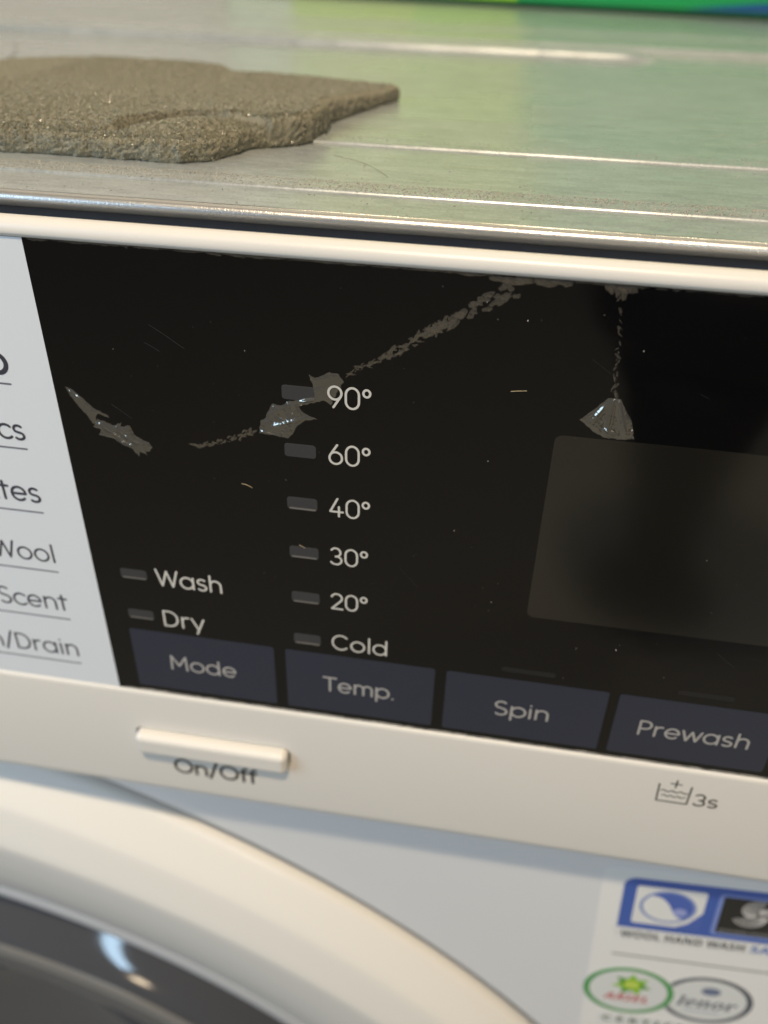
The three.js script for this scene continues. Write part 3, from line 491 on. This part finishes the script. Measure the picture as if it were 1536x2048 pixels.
// ---------------------------------------------------------------- the green packet at the back
{
  const base = { x: -0.008, y: EYE + (SHEET + 1.0) * MM, z: -0.392 };
  const pack = thing('detergent_packet', base.x, base.y, base.z); pack.rotation.y = -0.15;
  tag(pack, 'lime and deep green packet standing at the back of the steel top', 'packet');
  const w = 0.30, h = 0.22, d = 0.08;
  mesh('packet_body', (() => { const g = new RoundedBoxGeometry(w, h, d, 3, 0.006); g.translate(0, h / 2, 0); return g; })(), std(0.03, 0.22, 0.09, 0.35), pack);
  const c = document.createElement('canvas'); c.width = 1024; c.height = 768; const x = c.getContext('2d');
  const Y = v => 768 - v * 768, U = v => v * 1024;
  x.fillStyle = '#17984f'; x.fillRect(0, 0, 1024, 768);
  x.fillStyle = '#98d22a'; x.beginPath(); x.moveTo(U(0.12), Y(0)); x.lineTo(U(0.505), Y(0)); x.lineTo(U(0.67), Y(1)); x.lineTo(U(0.12), Y(1)); x.fill();
  x.fillStyle = '#b4d43a'; x.beginPath(); x.moveTo(U(0.12), Y(0)); x.lineTo(U(0.34), Y(0)); x.lineTo(U(0.30), Y(0.4)); x.lineTo(U(0.40), Y(1)); x.lineTo(U(0.12), Y(1)); x.fill();
  x.fillStyle = 'rgba(206,214,192,0.55)'; x.fillRect(U(0.12), 0, U(0.88), Y(0.06)); x.fillStyle = '#c9d4b4'; x.fillRect(0, 0, U(0.12), 768);  // pale haze put into the print to dull its reflection in the steel
  x.fillStyle = '#2f9a4e'; x.beginPath(); x.ellipse(U(0.86), Y(0.55), 90, 190, 0.2, 0, 7); x.fill();
  x.fillStyle = '#164f86'; x.beginPath(); x.moveTo(U(0.76), Y(0)); x.lineTo(U(1), Y(0)); x.lineTo(U(1), Y(0.035)); x.closePath(); x.fill();
  const t = new THREE.CanvasTexture(c); t.colorSpace = THREE.SRGBColorSpace;
  const f = new THREE.BoxGeometry(w - 0.008, h - 0.006, 0.001); f.translate(0, h / 2, d / 2 + 0.0003);
  mesh('printed_front', f, new THREE.MeshPhysicalMaterial({ map: t, roughness: 0.35 }), pack, 'printed front, lime left and deep green right');
}

// ---------------------------------------------------------------- loose hairs, fibres and dust
function strand(name, pts, r, m, label, group) {
  const base = pts[0]; const g = new THREE.TubeGeometry(new THREE.CatmullRomCurve3(pts.map(p => new THREE.Vector3(p[0] - base[0], p[1] - base[1], p[2] - base[2]).multiplyScalar(MM))), 24, r * MM, 5);
  const o = shadowed(new THREE.Mesh(g, m)); o.name = numbered(name); o.position.set(base[0] * MM, EYE + base[1] * MM, base[2] * MM); scene.add(o); tag(o, label, 'fibre', group); return o;
}
const pale = std(0.55, 0.46, 0.28, 0.5), darkHair = std(0.10, 0.085, 0.06, 0.5);
strand('loose_fibre', [[-39.4, -75.3, 0.08], [-38.7, -75.3, 0.2], [-38.1, -75.6, 0.16], [-37.7, -75.9, 0.07]], 0.045, pale, 'short curled pale fibre on black display below the leaf shaped tear');
strand('loose_fibre', [[1.5, -54.5, 0.06], [2.6, -54.3, 0.12], [3.7, -54.2, 0.06]], 0.04, pale, 'short straight pale fibre on black display right of the 90 degree mark');
strand('loose_fibre', [[-30.3, -86.4, 0.06], [-29.8, -86.55, 0.14], [-29.3, -86.9, 0.06]], 0.04, pale, 'tiny fibre above the indicator window beside the 30 degree mark');
strand('loose_hair', [[-140.5, SHEET + 0.1, -124], [-143.6, SHEET + 0.3, -135.6], [-150, SHEET + 0.3, -149], [-158, SHEET + 0.15, -162]], 0.09, darkHair, 'dark curved hair on the steel top behind the foam');
strand('loose_hair', [[-33, SHEET + 0.08, -42.6], [-28, SHEET + 0.25, -38.6], [-24.5, SHEET + 0.25, -34.6], [-21.5, SHEET + 0.08, -30.2]], 0.03, darkHair, 'thin dark hair on the steel top right of the foam');
{
  const flecks = (name, N, label, put, m, s0, s1) => {
    const im = new THREE.InstancedMesh(new THREE.IcosahedronGeometry(0.5 * MM, 0), m, N), mt = new THREE.Matrix4(), q = new THREE.Quaternion(), e = new THREE.Euler();
    for (let k = 0; k < N; k++) { const [x, y, z] = put(k), s = s0 + (s1 - s0) * rng() ** 4; q.setFromEuler(e.set(rr(0, 6), rr(0, 6), rr(0, 6))); mt.compose(new THREE.Vector3(x * MM, EYE + y * MM, z * MM), q, new THREE.Vector3(s * rr(0.6, 2.0), s * 0.5, s)); im.setMatrixAt(k, mt); }
    im.name = name; shadowed(im); scene.add(im); tag(im, label, 'dust', null, 'stuff');
  };
  flecks('dust_flecks', 26000, 'pale dust and crumbs scattered over the steel top and its beads', k => {
    const x = rr(-110, 75); let z; const t = rng();
    if (t < 0.6) z = rr(-25.2, -18.9) ; else if (t < 0.66) z = rr(-26, -23); else if (t < 0.76) z = rr(-58.5, -51.5); else if (t < 0.86) z = rr(-30, -9); else z = rr(-130, -9);
    return [x, SHEET + sheetHeight(x, z) + 0.02, z];
  }, std(0.38, 0.36, 0.30, 0.8), 0.045, 0.30);
  flecks('lint_specks', 90, 'tiny pale lint specks scattered over the black display', () => { const x = rr(-66, 58), y = rr(-110, -39); return [x, y, 0.04]; }, std(0.55, 0.53, 0.5, 0.6), 0.05, 0.2);
}

// ---------------------------------------------------------------- outside the frame: surroundings, and shapes added for light and reflections
{
  const floor = shadowed(new THREE.Mesh(new THREE.BoxGeometry(5, 0.05, 5), std(0.31, 0.31, 0.28, 0.5))); floor.name = 'floor'; floor.position.set(0, -0.026, 0.6); scene.add(floor); tag(floor, 'plain brown floor in front of the washing machine', null, null, 'structure');
  const wall = shadowed(new THREE.Mesh(new THREE.BoxGeometry(4, 2.5, 0.1), std(0.72, 0.72, 0.70, 0.8))); wall.name = 'wall'; wall.position.set(0, 1.25, -0.72); scene.add(wall); tag(wall, 'plain pale wall behind the washing machine', null, null, 'structure');
  const bulb = new THREE.Mesh(new THREE.SphereGeometry(0.046, 24, 16), new THREE.MeshStandardMaterial({ color: 0xffffff, emissive: new THREE.Color(1, 0.85, 0.62), emissiveIntensity: 6 })); bulb.name = 'ceiling_lamp'; bulb.position.copy(LAMP); scene.add(bulb); tag(bulb, 'warm round lamp hanging above the washing machine', 'lamp');
  const pane = new THREE.Mesh(new THREE.BoxGeometry(0.35, 0.45, 0.01), new THREE.MeshStandardMaterial({ color: 0x223344, emissive: new THREE.Color(0.62, 0.80, 1.0), emissiveIntensity: 1.5 })); pane.name = 'window'; pane.position.copy(WINDOW).add(new THREE.Vector3(-0.02, 0, 0.01)); pane.lookAt(0, 0.75, 0); scene.add(pane); tag(pane, 'unseen bluish daylight window at left, set close to cool that side', 'window');
  const silhouette = thing('added_silhouette', 0.27, 0, 1.0); tag(silhouette, 'added unseen dark stool on the floor opposite the washing machine', 'silhouette');  // added dark shape for the display to reflect, in place of a person
  const dark = std(0.012, 0.012, 0.013, 0.5), lathe2 = p => new THREE.LatheGeometry(p.map(q => new THREE.Vector2(q[0], q[1])), 48);
  for (const [n, p] of [['silhouette_top', [[0.001, 0.43], [0.14, 0.44], [0.165, 0.47], [0.17, 0.54], [0.155, 0.575], [0.001, 0.585]]], ['silhouette_stem', [[0.001, 0.04], [0.05, 0.04], [0.06, 0.18], [0.10, 0.36], [0.13, 0.43], [0.001, 0.432]]], ['silhouette_base', [[0.001, 0.001], [0.10, 0.001], [0.105, 0.012], [0.08, 0.03], [0.04, 0.05], [0.001, 0.05]]]]) { const m = shadowed(new THREE.Mesh(lathe2(p), dark)); m.name = n; silhouette.add(m); }
  const p2 = new THREE.Mesh(new THREE.BoxGeometry(0.17, 0.7, 0.01), new THREE.MeshStandardMaterial({ color: 0x223344, emissive: new THREE.Color(0.55, 0.78, 1.0), emissiveIntensity: 9 })); p2.name = 'glint_pane'; p2.position.copy(GLINT_COOL); p2.lookAt(0, 0.7, 0); p2.translateZ(-0.02); scene.add(p2); tag(p2, 'unseen narrow bluish pane high on the right, added for the blue glint in the door', 'window');
  const b2 = new THREE.Mesh(new THREE.SphereGeometry(0.11, 24, 16), new THREE.MeshStandardMaterial({ color: 0xffffff, emissive: new THREE.Color(1, 0.8, 0.55), emissiveIntensity: 12 })); b2.name = 'glint_globe'; b2.position.copy(GLINT_WARM); scene.add(b2); tag(b2, 'unseen warm globe low on the right, added for the warm glint in the door', 'lamp');
}

renderer.render(scene, camera);
